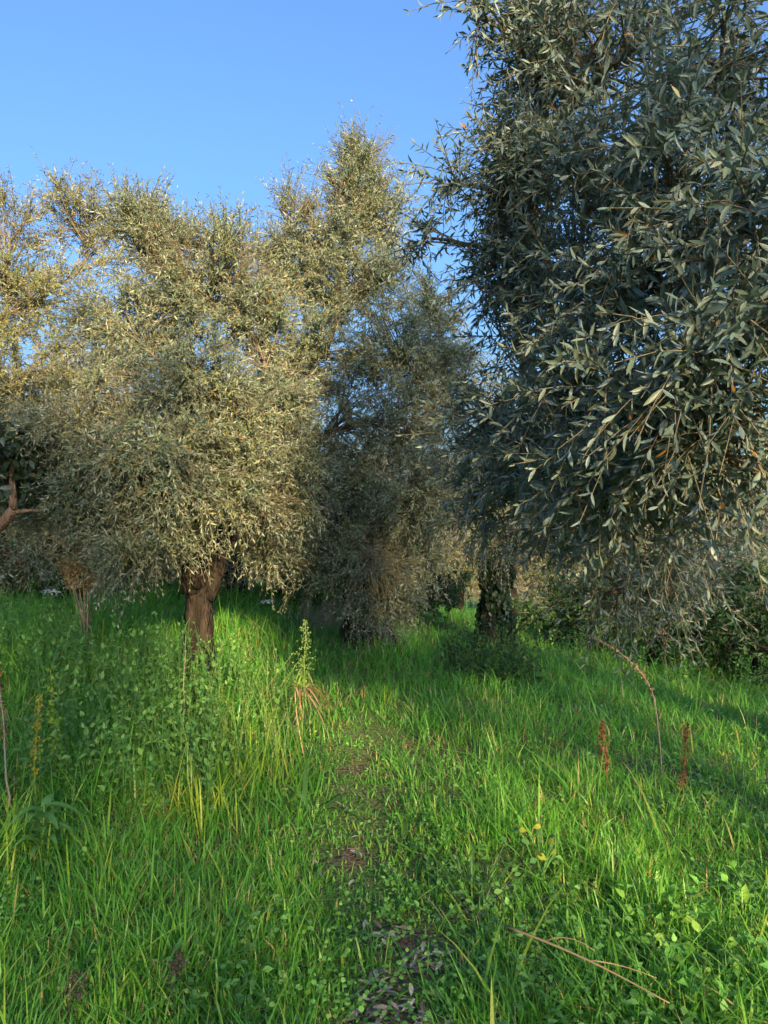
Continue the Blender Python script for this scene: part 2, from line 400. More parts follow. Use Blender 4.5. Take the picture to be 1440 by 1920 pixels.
def olive_tree(label, base, lobes, trunk_pts, trunk_rad, mat, group, seed, subs=26, tw=7, pairs=9, L=(.16, .34), tpl=LEAF2, leaf_len=(.038, .060),
               name='olive_tree', tint_bias=0., individual=0, limb_mat='limb', droop=.28, max_limbs=9, bark='bark', extra_twigs=None, cat='tree', ratio=.115, fill=1.0):
    """lobes: (centre xyz, radii xyz, weight, up) -- the foliage masses that make the crown"""
    r = np.random.default_rng(seed)
    root = thing(name, label, cat, base, group)
    tp = np.asarray(trunk_pts, float)
    if len(tp):
        tt = np.linspace(0, 1, len(tp)); ti = np.linspace(0, 1, 22)
        tps = np.stack([np.interp(ti, tt, tp[:, k]) for k in range(3)], 1)
        tps[1:-1] = (tps[:-2] + 2 * tps[1:-1] + tps[2:]) / 4
        rr = np.interp(ti, np.linspace(0, 1, len(trunk_rad)), trunk_rad)
        rr = rr * (1 + .55 * np.exp(-ti * 9))
        V, F = tube(tps, rr, 22, .24, seed)
        mesh_np('trunk', V, F, M[bark], root)
        fork = tps[-1]; r_end = rr[-1]
    else:
        fork = np.asarray(base, float); r_end = trunk_rad[-1]
    PP, DD, NN, LL, WW = [], [], [], [], []
    lines, sublines, subr = [], [], []
    # limbs: from the fork, or from an earlier limb that is closer
    knots = [fork]
    order = sorted(range(len(lobes)), key=lambda k: np.linalg.norm(np.asarray(lobes[k][0]) - fork))
    nl = 0
    for k in order:
        c, rad, wgt, up = lobes[k]
        c = np.asarray(c, float); rad = np.asarray(rad, float)
        kk = np.array(knots)
        d = np.linalg.norm(kk - c, axis=1) + .35 * np.linalg.norm(kk - fork, axis=1)
        a = kk[d.argmin()]
        p = limb_path(a, c + np.array([0, 0, -.1 * rad[2]]), r, 12, .25)
        th = max(.010, r_end * .55 * (1 - .85 * min(1, np.linalg.norm(a - fork) / 2.2)))
        V, F = tube(p, np.linspace(th, max(.006, th * .3), 12), 8, .06, seed + k)
        mesh_np('branch', V, F, M[limb_mat], root)
        knots += [p[6], p[9], p[11]]
        # sub-branches out to the skin of the lobe
        ns = max(4, int(subs * wgt))
        dirs = rand_dir(ns, r)
        dirs[:, 2] = dirs[:, 2] * .9 + (.25 if up > 0 else -.1)
        dirs = nrm(dirs)
        end = c + dirs * rad * (r.uniform(.45, 1.0, (ns, 1)) ** .6) * r.uniform(.8, 1.12, (ns, 1))
        st = p[r.integers(5, 12, ns)]
        mid = (st + end) / 2 + r.normal(0, .1, (ns, 3)) * rad + np.array([0, 0, .15 * rad[2]])
        t = np.linspace(0, 1, 7)[None, :, None]
        sub = st[:, None] * (1 - t) ** 2 + 2 * mid[:, None] * t * (1 - t) + end[:, None] * t * t
        sublines.append(sub); subr.append(np.full(ns, .0065))
        nt_ = max(2, int(tw))
        tt = r.uniform(.25, 1.0, (ns, nt_)) ** .7
        tt[:, 0] = 1.0
        q = tt[..., None]
        P0 = st[:, None] * (1 - q) ** 2 + 2 * mid[:, None] * q * (1 - q) + end[:, None] * q * q
        tan = nrm(2 * (1 - q) * (mid - st)[:, None] + 2 * q * (end - mid)[:, None])
        D = nrm(tan * .55 + r.normal(0, .8, (ns, nt_, 3)) + np.array([0, 0, .75 * max(up, 0)]) + nrm(P0 - c) * .35)
        P0 = P0.reshape(-1, 3); D = D.reshape(-1, 3)
        if fill < 1:
            kp = r.random(len(P0)) < fill; P0 = P0[kp]; D = D[kp]
        n = len(P0)
        Ls = r.uniform(L[0], L[1], n) * (1 + (r.random(n) ** 3) * .5 * max(up, 0))
        bend = np.zeros((n, 3))
        bend[:, 2] = -droop * r.uniform(.1, 1.0, n) * (1 - .85 * max(up, 0)) * (1 + .7 * max(-up, 0))
        bend += r.normal(0, .12, (n, 3))
        P, Dl, Nl, Ll, Wl, line = twigs(P0, D, Ls, bend, pairs, r, leaf_len, ratio)
        PP.append(P); DD.append(Dl); NN.append(Nl); LL.append(Ll); WW.append(Wl); lines.append(line)
    PP, DD, NN, LL, WW = map(np.concatenate, (PP, DD, NN, LL, WW))
    tint = np.clip(np.clip(r.normal(.42 + tint_bias, .2, len(PP)), 0, .9) + (r.random(len(PP)) < .018) * .6, 0, 1)
    # clumps: sprays of slightly different age, and hollows where leaves are few
    nz1 = .5 * vnoise(PP[:, 0] + .6 * PP[:, 1], PP[:, 2] - .4 * PP[:, 1], .22, seed) + .5 * vnoise(PP[:, 1] - .5 * PP[:, 0], PP[:, 2] + .5 * PP[:, 0], .26, seed + 3)
    nz2 = .5 * vnoise(PP[:, 0] + .5 * PP[:, 1], PP[:, 2] + .3 * PP[:, 1], .42, seed + 7) + .5 * vnoise(PP[:, 1] - .6 * PP[:, 0], PP[:, 2] - .3 * PP[:, 0], .38, seed + 9)
    tint = np.where(tint < .93, np.clip(tint + .55 * (nz1 - .5), 0, .92), tint)
    ok = r.random(len(PP)) > (.85 if tpl is LEAF2 and seed < 100 else .45 if seed < 100 else 0) * sm(.58, .72, nz2)
    PP, DD, NN, LL, WW, tint = PP[ok], DD[ok], NN[ok], LL[ok], WW[ok], tint[ok]
    if individual:                                      # the leaves that show largest are parts of their own
        px = 720 + PP[:, 0] / np.maximum(PP[:, 1], .1) * FPX; py = HZN - (PP[:, 2] - EYE) / np.maximum(PP[:, 1], .1) * FPX
        vis = (px > 15) & (px < 1425) & (py > 15) & (py < 1900) & (PP[:, 1] > .6)
        sc = np.where(vis, LL / np.maximum(PP[:, 1], .1), 0)
        top = np.argsort(-sc)[:individual]
        metas = []
        for q in range(8):
            tv = tpl[0] * np.array([1, .115 * (.85 + .1 * (q % 4)), .115 * (.2 + .3 * q)]); tn = [.15, .3, .4, .5, .55, .65, .75, .25][q]
            o = mesh_np('leaf', tv, tpl[1], M[mat], None, tint=np.full(len(tv), tn)); metas.append(o.data); bpy.data.objects.remove(o)
        inv = Matrix.Translation(-root.location)
        S = nrm(np.cross(NN[top], DD[top])); U = np.cross(DD[top], S)
        for q, idx in enumerate(top):
            o = bpy.data.objects.new('leaf', metas[int(r.integers(8))])
            COL.objects.link(o); o.parent = root; o.matrix_parent_inverse = inv
            s = float(LL[idx])
            m = Matrix(np.stack([DD[idx] * s, S[q] * s, U[q] * s, PP[idx]], 1).tolist() + [[0, 0, 0, 1]])
            o.matrix_basis = m
        keep = np.ones(len(PP), bool); keep[top] = False
        PP, DD, NN, LL, WW, tint = PP[keep], DD[keep], NN[keep], LL[keep], WW[keep], tint[keep]
    near = np.zeros(len(PP), bool) if tpl is LEAF2 else (PP[:, 1] < 3.0) & (np.abs(PP[:, 0]) < .62 * PP[:, 1]) & (PP[:, 2] < EYE + .8 * PP[:, 1])
    V, F = leaves(PP[near], DD[near], NN[near], LL[near], WW[near], LEAF12)
    V2, F2 = leaves(PP[~near], DD[~near], NN[~near], LL[~near], WW[~near], LEAF2)
    F = np.vstack([F, F2 + len(V)])
    mesh_np('crown', np.vstack([V, V2]), F, M[mat], root, tint=np.concatenate([np.repeat(tint[near], len(LEAF12[0])), np.repeat(tint[~near], 4)]), kind='stuff')
    line = np.concatenate(lines)
    V1, Q1 = tubes3(line, np.full(len(line), .0028), np.full(len(line), .0014))
    sub = np.concatenate(sublines)
    V2, Q2 = tubes3(sub, np.concatenate(subr), np.full(len(sub), .003), 4)
    mesh_np('twigs', np.vstack([V1, V2]), [Q1, Q2 + len(V1)], M['twig'], root, kind='stuff')
    print('TREE', label, 'leaves', len(PP), 'tris', len(F) + 2 * len(Q1) + 2 * len(Q2))
    return root

def lobe(px, py, Y, rx, ry, rd=None, w=1.0, up=0.0):
    """a foliage mass of the crown, from where it is seen and how far off it hangs"""
    a = rx / FPX * Y; b = ry / FPX * Y
    return (W(px, py, Y), np.array([a, rd if rd else (a + b) / 2, b]), w, up)

# ------------------------------------------------------------------ olive trees
GRP = 'olive trees of the grove'
# the tree on the left whose forked trunk stands in the grass
b = G(372, 6.1)
t0 = np.array([b, W(372, 1175, 6.1), W(372, 1120, 6.1), W(378, 1070, 6.1), W(392, 1030, 6.12)])
t0[0][2] -= .1
left = olive_tree('olive tree with short dark forked trunk standing in tall weeds, evening sun on its crown', b,
    [lobe(370, 560, 6.2, 150, 120, w=1.5, up=.8), lobe(255, 460, 6.6, 60, 95, w=.8, up=1), lobe(330, 490, 6.4, 55, 80, w=.6, up=1), lobe(430, 500, 6.4, 65, 80, w=.8, up=1),
     lobe(250, 620, 6.1, 120, 100, w=1.1, up=.5), lobe(480, 620, 6.4, 70, 110, w=.8, up=.5),
     lobe(340, 720, 5.6, 170, 100, w=1.5), lobe(170, 800, 5.5, 130, 120, w=1.4), lobe(430, 800, 5.7, 90, 120, w=1.2), lobe(300, 860, 5.1, 130, 110, w=1.4),
     lobe(160, 930, 5.5, 100, 90, w=.9, up=-.4), lobe(265, 990, 5.2, 75, 80, w=.6, up=-.6), lobe(430, 910, 5.5, 90, 70, w=.9, up=-.3), lobe(540, 900, 6.3, 80, 110, w=1.0, up=-.4),
     lobe(510, 1010, 6.7, 65, 60, w=.45, up=-.6), lobe(225, 1060, 5.6, 45, 45, w=.2, up=-1), lobe(350, 1010, 5.6, 45, 40, w=.18, up=-1),  lobe(510, 740, 6.1, 70, 90, w=.9), lobe(60, 900, 5.9, 60, 90, w=.5, up=-.4)],
    t0, [.12, .10, .095, .09, .085, .08], 'olive', GRP, 11, subs=48, tw=10)
# its second stem and the sawn stub between the forks
V, F = tube(bez(W(385, 1120, 6.12), W(415, 1060, 6.15), W(432, 930, 6.2), 12), np.linspace(.085, .06, 12), 14, .14, 5)
mesh_np('branch', V, F, M['bark'], left)
V, F = tube(bez(W(362, 1110, 6.05), W(352, 1060, 6.0), W(335, 960, 5.95), 12), np.linspace(.07, .045, 12), 14, .14, 6)
mesh_np('branch', V, F, M['bark'], left)
V, F = tube(np.array([W(368, 1100, 6.0), W(366, 1080, 5.97), W(366, 1066, 5.95)]), [.05, .042, .038], 14, .1, 8)
st = mesh_np('sawn_stub', V, F, M['bark'], left)
V, F = tube(np.array([W(366, 1066, 5.95), W(366, 1064, 5.948)]), [.03, .028], 14)
mesh_np('cut_face', V, F, M['cut'], st)

# behind it, to the left
b = G(-130, 8.8)
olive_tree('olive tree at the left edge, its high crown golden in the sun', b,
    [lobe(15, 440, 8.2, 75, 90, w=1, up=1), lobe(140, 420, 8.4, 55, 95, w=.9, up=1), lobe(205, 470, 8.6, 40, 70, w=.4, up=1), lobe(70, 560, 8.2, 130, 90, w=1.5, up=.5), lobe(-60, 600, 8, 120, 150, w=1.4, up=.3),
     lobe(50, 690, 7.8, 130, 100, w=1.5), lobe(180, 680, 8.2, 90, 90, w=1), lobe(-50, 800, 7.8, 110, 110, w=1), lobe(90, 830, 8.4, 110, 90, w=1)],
    np.array([b - [0, 0, .1], b + [.05, 0, .6], b + [-.05, 0, 1.3]]), [.24, .18, .17], 'olive_sunlit', GRP, 23, subs=38, tw=8, leaf_len=(.042, .065), tint_bias=.05)

# tall tree in the middle
b = G(690, 8.4)
olive_tree('tallest olive tree in the middle, pointed sunlit top, lower foliage hanging to the grass', b,
    [lobe(665, 365, 7.6, 65, 70, w=.9, up=1), lobe(678, 300, 7.7, 38, 45, w=.45, up=1), lobe(550, 410, 7.7, 45, 60, w=.5, up=1), lobe(725, 410, 7.7, 40, 70, w=.6, up=1), lobe(620, 440, 7.5, 110, 80, w=1.4, up=.8),
     lobe(560, 530, 7.6, 80, 80, w=1.0, up=.4), lobe(680, 540, 7.4, 110, 90, w=1.5, up=.4), lobe(610, 650, 7.3, 110, 90, w=1.3), lobe(740, 650, 7.2, 100, 110, w=1.4),
     lobe(650, 790, 7.2, 110, 100, w=1.2), lobe(765, 800, 7.0, 100, 110, w=1.3), lobe(640, 930, 7.1, 110, 100, w=1.3, up=-.4), lobe(760, 940, 7.0, 100, 100, w=1.3, up=-.4),
     lobe(690, 1060, 6.9, 90, 90, w=1.2, up=-1), lobe(600, 1040, 7.3, 70, 80, w=.7, up=-1), lobe(775, 1050, 7.2, 50, 60, w=.5, up=-1), lobe(715, 1130, 7.0, 60, 40, w=.5, up=-1), lobe(540, 680, 7.4, 70, 90, w=.9), lobe(560, 820, 7.4, 70, 100, w=.9), lobe(820, 740, 7.2, 60, 90, w=.7), lobe(500, 480, 7.6, 50, 60, w=.5, up=1), lobe(815, 570, 7.5, 45, 60, w=.6), lobe(840, 670, 7.5, 50, 60, w=.6), lobe(840, 900, 7.4, 60, 80, w=.7)],
    np.array([b - [0, 0, .1], b + [.0, 0, .5], b + [-.15, 0, 1.0], b + [-.3, -.1, 1.5]]), [.26, .2, .18, .17], 'olive', GRP, 31, subs=44, tw=9)

# ivy-grown trunk right of the middle
b = G(925, 9.2)
ivyt = olive_tree('olive tree with dark ivy-grown trunk right of the middle', b,
    [lobe(870, 730, 8.6, 80, 90, w=.9, up=.2), lobe(960, 760, 8.8, 100, 100, w=1.1), lobe(860, 870, 8.4, 90, 80, w=1), lobe(960, 890, 8.4, 110, 80, w=1.1), lobe(1060, 830, 8.8, 100, 110, w=1.1),
     lobe(1060, 960, 8.6, 90, 70, w=.9, up=-.4), lobe(860, 970, 8.6, 65, 50, w=.5, up=-.6), lobe(985, 980, 8.3, 70, 50, w=.5, up=-.5), lobe(1040, 1040, 8.2, 55, 50, w=.45, up=-1), lobe(915, 1030, 8.3, 55, 50, w=.7, up=-1), lobe(850, 1040, 8.5, 40, 35, w=.3, up=-1)],
    np.array([b - [0, 0, .1], b + [0, 0, .5], b + [.02, 0, .9], b + [.08, 0, 1.4]]), [.18, .14, .14, .13], 'olive', GRP, 41, subs=26, tw=7)
r = np.random.default_rng(3)
n = 2600
a = r.uniform(0, 2 * np.pi, n); h = r.uniform(.05, 1.45, n); rr = r.uniform(.13, .21, n) + .04 * np.sin(h * 7 + a * 2)
P = b + np.stack([np.cos(a) * rr + .04 * h, np.sin(a) * rr, h], 1)
nn = nrm(np.stack([np.cos(a), np.sin(a), .3 + 0 * a], 1) + r.normal(0, .35, (n, 3)))
V, F = leaves(P, nrm(np.stack([r.normal(0, .5, n), r.normal(0, .5, n), -np.ones(n)], 1)), nn, r.uniform(.05, .085, n), r.uniform(.02, .036, n), OVATE)
mesh_np('ivy', V, F, M['ivy'], ivyt, tint=np.repeat(r.random(n), len(OVATE[0])), kind='stuff')

# the near tree on the right; its trunk stands outside the frame
b = np.array([3.5, 5.0, float(gz(3.5, 5.0))])
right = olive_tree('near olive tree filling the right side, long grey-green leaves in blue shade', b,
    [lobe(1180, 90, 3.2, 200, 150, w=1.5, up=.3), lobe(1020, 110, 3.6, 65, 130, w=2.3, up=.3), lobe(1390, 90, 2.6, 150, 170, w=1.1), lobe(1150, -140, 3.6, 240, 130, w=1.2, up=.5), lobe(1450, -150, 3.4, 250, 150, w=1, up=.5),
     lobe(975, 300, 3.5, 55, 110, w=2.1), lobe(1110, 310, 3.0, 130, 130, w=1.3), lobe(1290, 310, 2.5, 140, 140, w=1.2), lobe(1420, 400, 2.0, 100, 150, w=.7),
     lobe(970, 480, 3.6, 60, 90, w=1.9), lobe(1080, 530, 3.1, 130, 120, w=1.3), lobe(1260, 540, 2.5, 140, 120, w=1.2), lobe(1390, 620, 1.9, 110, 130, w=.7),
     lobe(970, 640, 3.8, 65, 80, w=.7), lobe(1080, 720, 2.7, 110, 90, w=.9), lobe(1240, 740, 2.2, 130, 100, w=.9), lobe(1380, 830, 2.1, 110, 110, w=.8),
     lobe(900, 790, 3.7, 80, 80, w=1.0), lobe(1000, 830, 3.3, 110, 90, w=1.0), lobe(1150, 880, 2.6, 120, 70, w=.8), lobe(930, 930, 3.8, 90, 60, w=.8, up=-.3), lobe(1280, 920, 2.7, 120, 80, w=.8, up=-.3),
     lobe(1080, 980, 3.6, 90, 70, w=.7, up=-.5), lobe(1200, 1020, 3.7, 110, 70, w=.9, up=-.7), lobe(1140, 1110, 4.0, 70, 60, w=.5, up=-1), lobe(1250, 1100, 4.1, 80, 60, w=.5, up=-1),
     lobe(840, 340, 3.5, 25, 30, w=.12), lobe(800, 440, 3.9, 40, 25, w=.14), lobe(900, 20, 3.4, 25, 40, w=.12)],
    np.array([b - [0, 0, .1], b + [-.1, 0, .7], b + [-.35, -.1, 1.4], b + [-.7, -.3, 1.9]]), [.3, .24, .2, .17], 'olive_shaded', GRP, 57, subs=24, tw=6, pairs=8, L=(.16, .34), tpl=LEAF12,
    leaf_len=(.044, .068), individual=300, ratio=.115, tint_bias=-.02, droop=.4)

# the dark broad-leaved tree whose bare branch comes in at the left edge
b = G(-190, 5.2)
dk = thing('broadleaf_tree', 'dark broad-leaved tree with bare pinkish branch reaching in at left edge', 'tree', b)
def part_tube(name, pts, rad, mat, parent, sides=10, flute=.05, seed=1):
    V, F = tube(pts, rad, sides, flute, seed); return mesh_np(name, V, F, M[mat], parent)
part_tube('trunk', bez(b - [0, 0, .1], b + [.05, 0, .7], W(-110, 1050, 5.2), 10), np.linspace(.12, .07, 10), 'bark_red', dk)
part_tube('branch', bez(W(-110, 1050, 5.2), W(-20, 1020, 5.2), W(25, 955, 5.2), 8), np.linspace(.05, .034, 8), 'bark_red', dk)
part_tube('branch', bez(W(25, 955, 5.2), W(26, 910, 5.2), W(12, 830, 5.3), 8), np.linspace(.028, .012, 8), 'bark_red', dk)
part_tube('branch', bez(W(22, 962, 5.2), W(50, 955, 5.2), W(92, 958, 5.25), 8), np.linspace(.018, .008, 8), 'bark_red', dk)
part_tube('branch', bez(W(-110, 1050, 5.2), W(-100, 950, 5.2), W(-60, 820, 5.3), 8), np.linspace(.05, .02, 8), 'bark_red', dk)
r = np.random.default_rng(9); n = 1500
c = np.array([W(18, 850, 5.3), W(-60, 800, 5.3), W(-120, 900, 5.2), W(55, 900, 5.4)])[r.integers(0, 4, n)]
P = c + rand_dir(n, r) * r.uniform(.1, 1, (n, 1)) ** .6 * np.array([.22, .3, .25])
V, F = leaves(P, rand_dir(n, r) + [0, 0, -.6], rand_dir(n, r) + [0, -.2, .8], r.uniform(.06, .10, n), r.uniform(.015, .024, n), OVATE)
mesh_np('crown', V, F, M['dark_leaf'], dk, tint=np.repeat(r.random(n), len(OVATE[0])), kind='stuff')

# farther olive trees seen under and between the crowns: three builds, copied
def far_build(seed, mat):
    r = np.random.default_rng(seed)
    lb = []
    for k in range(8):
        a = k / 8 * 2 * np.pi + r.uniform(-.3, .3)
        lb.append((np.array([math.cos(a) * 1.1, math.sin(a) * 1.1, 1.5 + r.uniform(-.3, 1.1)]), np.array([.75, .75, .7]) * r.uniform(.8, 1.2), 1.0, -.3 if k % 2 else 0))
    lb += [(np.array([0, 0, 2.9]), np.array([.9, .9, .8]), 1.2, .7), (np.array([.3, -.4, 2.0]), np.array([.9, .9, .8]), 1, .0)]
    if seed in (101, 103):
        for k in range(6):
            a = k / 6 * 2 * np.pi + .4
            lb.append((np.array([math.cos(a) * 1.0, math.sin(a) * 1.0, .8]), np.array([.7, .7, .55]), .8, -.6))
    return lb
def copy_tree(o, loc, rz, s, label):
    c = o.copy(); COL.objects.link(c)
    c.location = [float(v) for v in loc]; c.rotation_euler = (0, 0, rz); c.scale = (s, s, s); c['label'] = label
    for ch in list(o.children):
        d = ch.copy(); COL.objects.link(d); d.parent = c; d.matrix_parent_inverse = ch.matrix_parent_inverse.copy()
    return c
protos = []
for sd, mt in ((101, 'olive'), (102, 'olive_sunlit'), (103, 'olive')):
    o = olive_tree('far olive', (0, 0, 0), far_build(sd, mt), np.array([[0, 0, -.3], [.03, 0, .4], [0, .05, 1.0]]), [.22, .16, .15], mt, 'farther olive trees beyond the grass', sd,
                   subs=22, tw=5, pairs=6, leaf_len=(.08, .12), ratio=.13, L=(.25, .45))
    protos.append(o)
FAR = [  # px, distance, proto, scale, rotation, label
    (540, 13.0, 0, 1.0, .3, 'far olive tree with dark trunk seen just right of the forked trunk'),
    (80, 13.5, 0, 1.05, 1.2, 'far dark olive tree under the left crowns behind the dry beige clump'),
    (-170, 15.0, 1, 1.15, 2.0, 'far olive tree at the left edge behind the bare pinkish branch'),
    (300, 16.0, 2, 1.1, 4.0, 'far olive tree showing left of the forked trunk'),
    (690, 17.0, 1, 1.0, 5.0, 'far sunlit olive tree behind the hanging foliage in the middle'),
    (860, 20.0, 1, .9, 2.6, 'small golden sunlit olive tree left of the ivy-grown trunk'),
    (1220, 23.0, 1, 1.1, 3.3, 'far sunlit olive tree behind the dark shrubs on the right'),
    (1440, 23.0, 1, 1.2, 1.9, 'pale sunlit olive tree far back at the right edge'),
    (1420, 12.0, 0, 1.05, .8, 'dark olive tree at the right edge beyond the grass'),
    (1330, 20.0, 1, 1.1, 2.2, 'golden sunlit olive tree in the gap at the right'),
    (1620, 14.0, 2, 1.2, 5.2, 'far olive tree beyond the right edge'),
    (130, 10.2, 0, .8, 1.0, 'dark olive tree just behind the dry beige clump'),
    (-40, 9.8, 2, .8, 4.4, 'dark low olive tree below the bare pinkish branch'),
(960, 21.0, 1, 1.0, 1.4, 'golden olive foliage just right of the ivy-grown trunk'),
    (1090, 22.0, 1, 1.1, .2, 'golden olive foliage in the gap behind the arching stalk'),
    (20, 12.0, 1, .9, 2.5, 'far olive tree with yellow-lit foliage at the left edge'),
    (1290, 10.6, 0, .8, 3.4, 'low dark olive tree under the hanging branches, right of the arching stalk'),
    (730, 11.5, 2, .75, .9, 'low olive tree filling the gap left of the ivy-grown trunk'),
    (440, 11.0, 0, .75, 2.9, 'small olive tree behind the reeds right of the forked trunk'),
    (230, 11.0, 2, .8, 5.5, 'low olive tree right of the dry beige clump'),
]
used = set()
for px, Y, k, s, rz, lab in FAR:
    loc = G(px, Y)
    if k in used:
        copy_tree(protos[k], loc, rz, s, lab)
    else:
        used.add(k); o = protos[k]; o.location = [float(v) for v in loc]; o.rotation_euler = (0, 0, rz); o.scale = (s, s, s); o['label'] = lab
# unseen oaks added behind the photographer, placed and shaped to shade the foreground
oak_lobes = [(np.array([math.cos(k * 1.257 + z) * 1.0, math.sin(k * 1.257 + z) * 1.0, z]), np.array([.8, .8, .6]), w_, 0) for z, w_ in ((2.2, .7), (3.0, .9)) for k in range(5)] + [(np.array([0, 0, 3.5]), np.array([.9, .9, .6]), .8, .3)]
oak = olive_tree('unseen oak added behind the viewpoint to cast shade', (0, 0, 0), oak_lobes, np.array([[0, 0, -.3], [.03, 0, .4], [0, .05, 1.0]]), [.22, .16, .15], 'dark_leaf',
                 'unseen oaks added behind the viewpoint for shade', 104, subs=22, tw=5, pairs=6, leaf_len=(.08, .12), ratio=.105, L=(.25, .45), name='shade_oak')
for k, (x, y, sx, sz, rz) in enumerate(((5.2, -6.6, 1.3, 2.25, 4.1), (.75, -7.0, 1.15, 1.95, .2), (-3.0, -7.4, 1.25, 1.85, 2.3), (3.0, -7.9, .8, 1.1, 2.0), (9.6, -7.2, 1.4, 2.0, 5.0), (.9, -9.2, 1.0, 2.2, 3.3))):
    o = oak if k == 0 else copy_tree(oak, (0, 0, 0), 0, 1, oak['label'])
    o.location = (x, y, float(gz(x, y)) - .1); o.rotation_euler = (0, 0, rz); o.scale = (sx, sx, sz)

# shrubs whose dark leaf colour stands in for shade under the branches
r = np.random.default_rng(5)
sl = [(np.array([math.cos(k * 1.05) * .62, math.sin(k * 1.05) * .62, .45 + .3 * (k % 2)]), np.array([.5, .5, .45]), 1.0, 0) for k in range(6)] + [(np.array([0, 0, 1.0]), np.array([.6, .6, .45]), 1.2, .4)]
shrub = None
for px, Y, s_, rz, lab in ((1215, 9.8, 1.0, .5, 'shrub coloured dark as shade beyond the grass under the hanging branches'), (1420, 9.4, 1.05, 2.5, 'shrub coloured dark as shade at the right edge beyond the grass'),
                           (1075, 10.6, .85, 4.5, 'small shrub coloured dark as shade right of the nettle bush'), (1320, 10.4, .9, 1.5, 'shrub coloured dark as shade between the two at the right edge of the grass'),
                           (650, 10.8, .9, 3.1, 'shrub coloured dark as shade behind the grey dry brush in the middle'), (780, 11.2, .8, 5.1, 'shrub coloured dark as shade behind the foliage left of the ivy-grown trunk'),
                           (20, 10.6, 1.0, 3.9, 'shrub coloured dark as shade at the left edge')):
    if shrub is None:
        shrub = olive_tree(lab, (0, 0, 0), sl, np.array([[0, 0, -.2], [.02, 0, .15], [0, .02, .35]]), [.07, .06, .05], 'nettle', 'shrubs coloured dark as shade beyond the grass', 205,
                           subs=16, tw=5, pairs=6, leaf_len=(.06, .1), ratio=.2, L=(.16, .3), name='shade_dark_shrub', cat='shrub')
        o = shrub
    else:
        o = copy_tree(shrub, (0, 0, 0), 0, 1, lab)
    o.location = [float(v) for v in G(px, Y)]; o.rotation_euler = (0, 0, rz); o.scale = (s_, s_, s_)

# ------------------------------------------------------------------ grass
def hmap(x, y):
    """how tall the grass grows"""
    p = path_dist(x, y)
    h = .06 + .10 * vnoise(x, y, .7, 31) + .09 * sm(.45, .9, vnoise(x, y, .33, 32)) + .04 * sm(4, 7, y)
    h = h + .07 * sm(-.5, -1.6, x) * sm(2.6, 3.6, y)
    h = h * (1 - .52 * (1 - sm(.05, .40, p)) * (1 - .7 * sm(4.4, 6, y)))
    return h
def blades(n_tuft, per, ylo, yhi, mat, name, label, seed, hs=1.0, wid=.0027, spread=.75, kind='stuff', cat='grass', where=None, segs=4, tint=(.42, .2)):
    r = np.random.default_rng(seed)
    ty = np.exp(r.uniform(math.log(ylo), math.log(yhi), n_tuft)); tx = ty * r.uniform(-spread, spread, n_tuft)
    p = path_dist(tx, ty)
    dens = (.7 + .3 * sm(.03, .28, p)) * (1 - .93 * spots(tx, ty)) + .3 * sm(5.0, 6.5, ty)
    dens = dens * (.55 + .6 * vnoise(tx, ty, .35, 17))
    dens = dens * (1 - .6 * (vnoise(tx, ty, .22, 91) > .78))
    if where is not None: dens = dens * where(tx, ty)
    k = r.random(n_tuft) < dens
    tx, ty = tx[k], ty[k]; n = len(tx)
    tt = np.clip(r.normal(tint[0], .13, n) + .25 * (vnoise(tx, ty, 1.1, 77) - .5), 0, .9)
    X = np.repeat(tx, per); Y = np.repeat(ty, per); T = np.repeat(tt, per); N = len(X)
    off = r.normal(0, .028, (N, 2)) * (1 + .12 * Y[:, None])
    X = X + off[:, 0]; Y = Y + off[:, 1]
    h = hmap(X, Y) * hs * r.uniform(.45, 1.25, N)
    la = np.arctan2(off[:, 1], off[:, 0]) + r.normal(0, .9, N)
    lean = np.clip(r.gamma(2.4, .32, N), .06, 2.0)
    curl = r.uniform(.1, .9, N)
    t = np.linspace(0, 1, segs + 1)[None]
    hor = h[:, None] * (lean[:, None] * t * .6 + curl[:, None] * lean[:, None] * t ** 2.2)
    ver = h[:, None] * (t - .38 * (lean * curl)[:, None] * t ** 2.5)
    C = np.stack([X[:, None] + np.cos(la)[:, None] * hor, Y[:, None] + np.sin(la)[:, None] * hor, gz(X, Y)[:, None] - .01 + ver], -1)
    wa = la + np.pi / 2 + r.normal(0, .5, N)
    wv = np.stack([np.cos(wa), np.sin(wa), np.zeros(N)], -1)
    w = wid * r.uniform(.6, 1.5, N) * (1 + .09 * np.maximum(Y - 3, 0))
    ww = w[:, None] * np.array([.7, 1, .92, .62, 0])[None][:, :segs + 1]
    A = C - wv[:, None] * ww[..., None]; B = C + wv[:, None] * ww[..., None]
    # two rows, one tip vertex
    V = np.concatenate([np.stack([A[:, :segs], B[:, :segs]], 2).reshape(N, segs * 2, 3), C[:, segs:segs + 1]], 1)
    nv = segs * 2 + 1
    base = np.arange(N)[:, None] * nv
    q = np.arange(segs - 1)[None] * 2
    Q = np.stack([base + q, base + q + 1, base + q + 3, base + q + 2], -1).reshape(-1, 4)
    Tr = np.stack([base[:, 0] + nv - 3, base[:, 0] + nv - 2, base[:, 0] + nv - 1], 1)
    tv = np.clip(T + r.normal(0, .1, N), 0, .93)
    tv = np.where(r.random(N) < .025, r.uniform(.94, 1, N), tv)
    o = mesh_np(name, V.reshape(-1, 3), [Q, Tr], M[mat], tint=np.repeat(tv, nv), kind=kind)
    o['label'] = label; o['category'] = cat
    print('GRASS', name, N)
    return o
blades(33000, 5, 1.3, 26, 'grass', 'grass', 'lush green grass covering the ground on both sides of the path', 5, wid=.0025, segs=3)
blades(1500, 3, 1.5, 9, 'grass', 'tall_grass', 'longer loose grass blades rising above the green grass', 6, hs=1.8, wid=.0032, tint=(.6, .2))
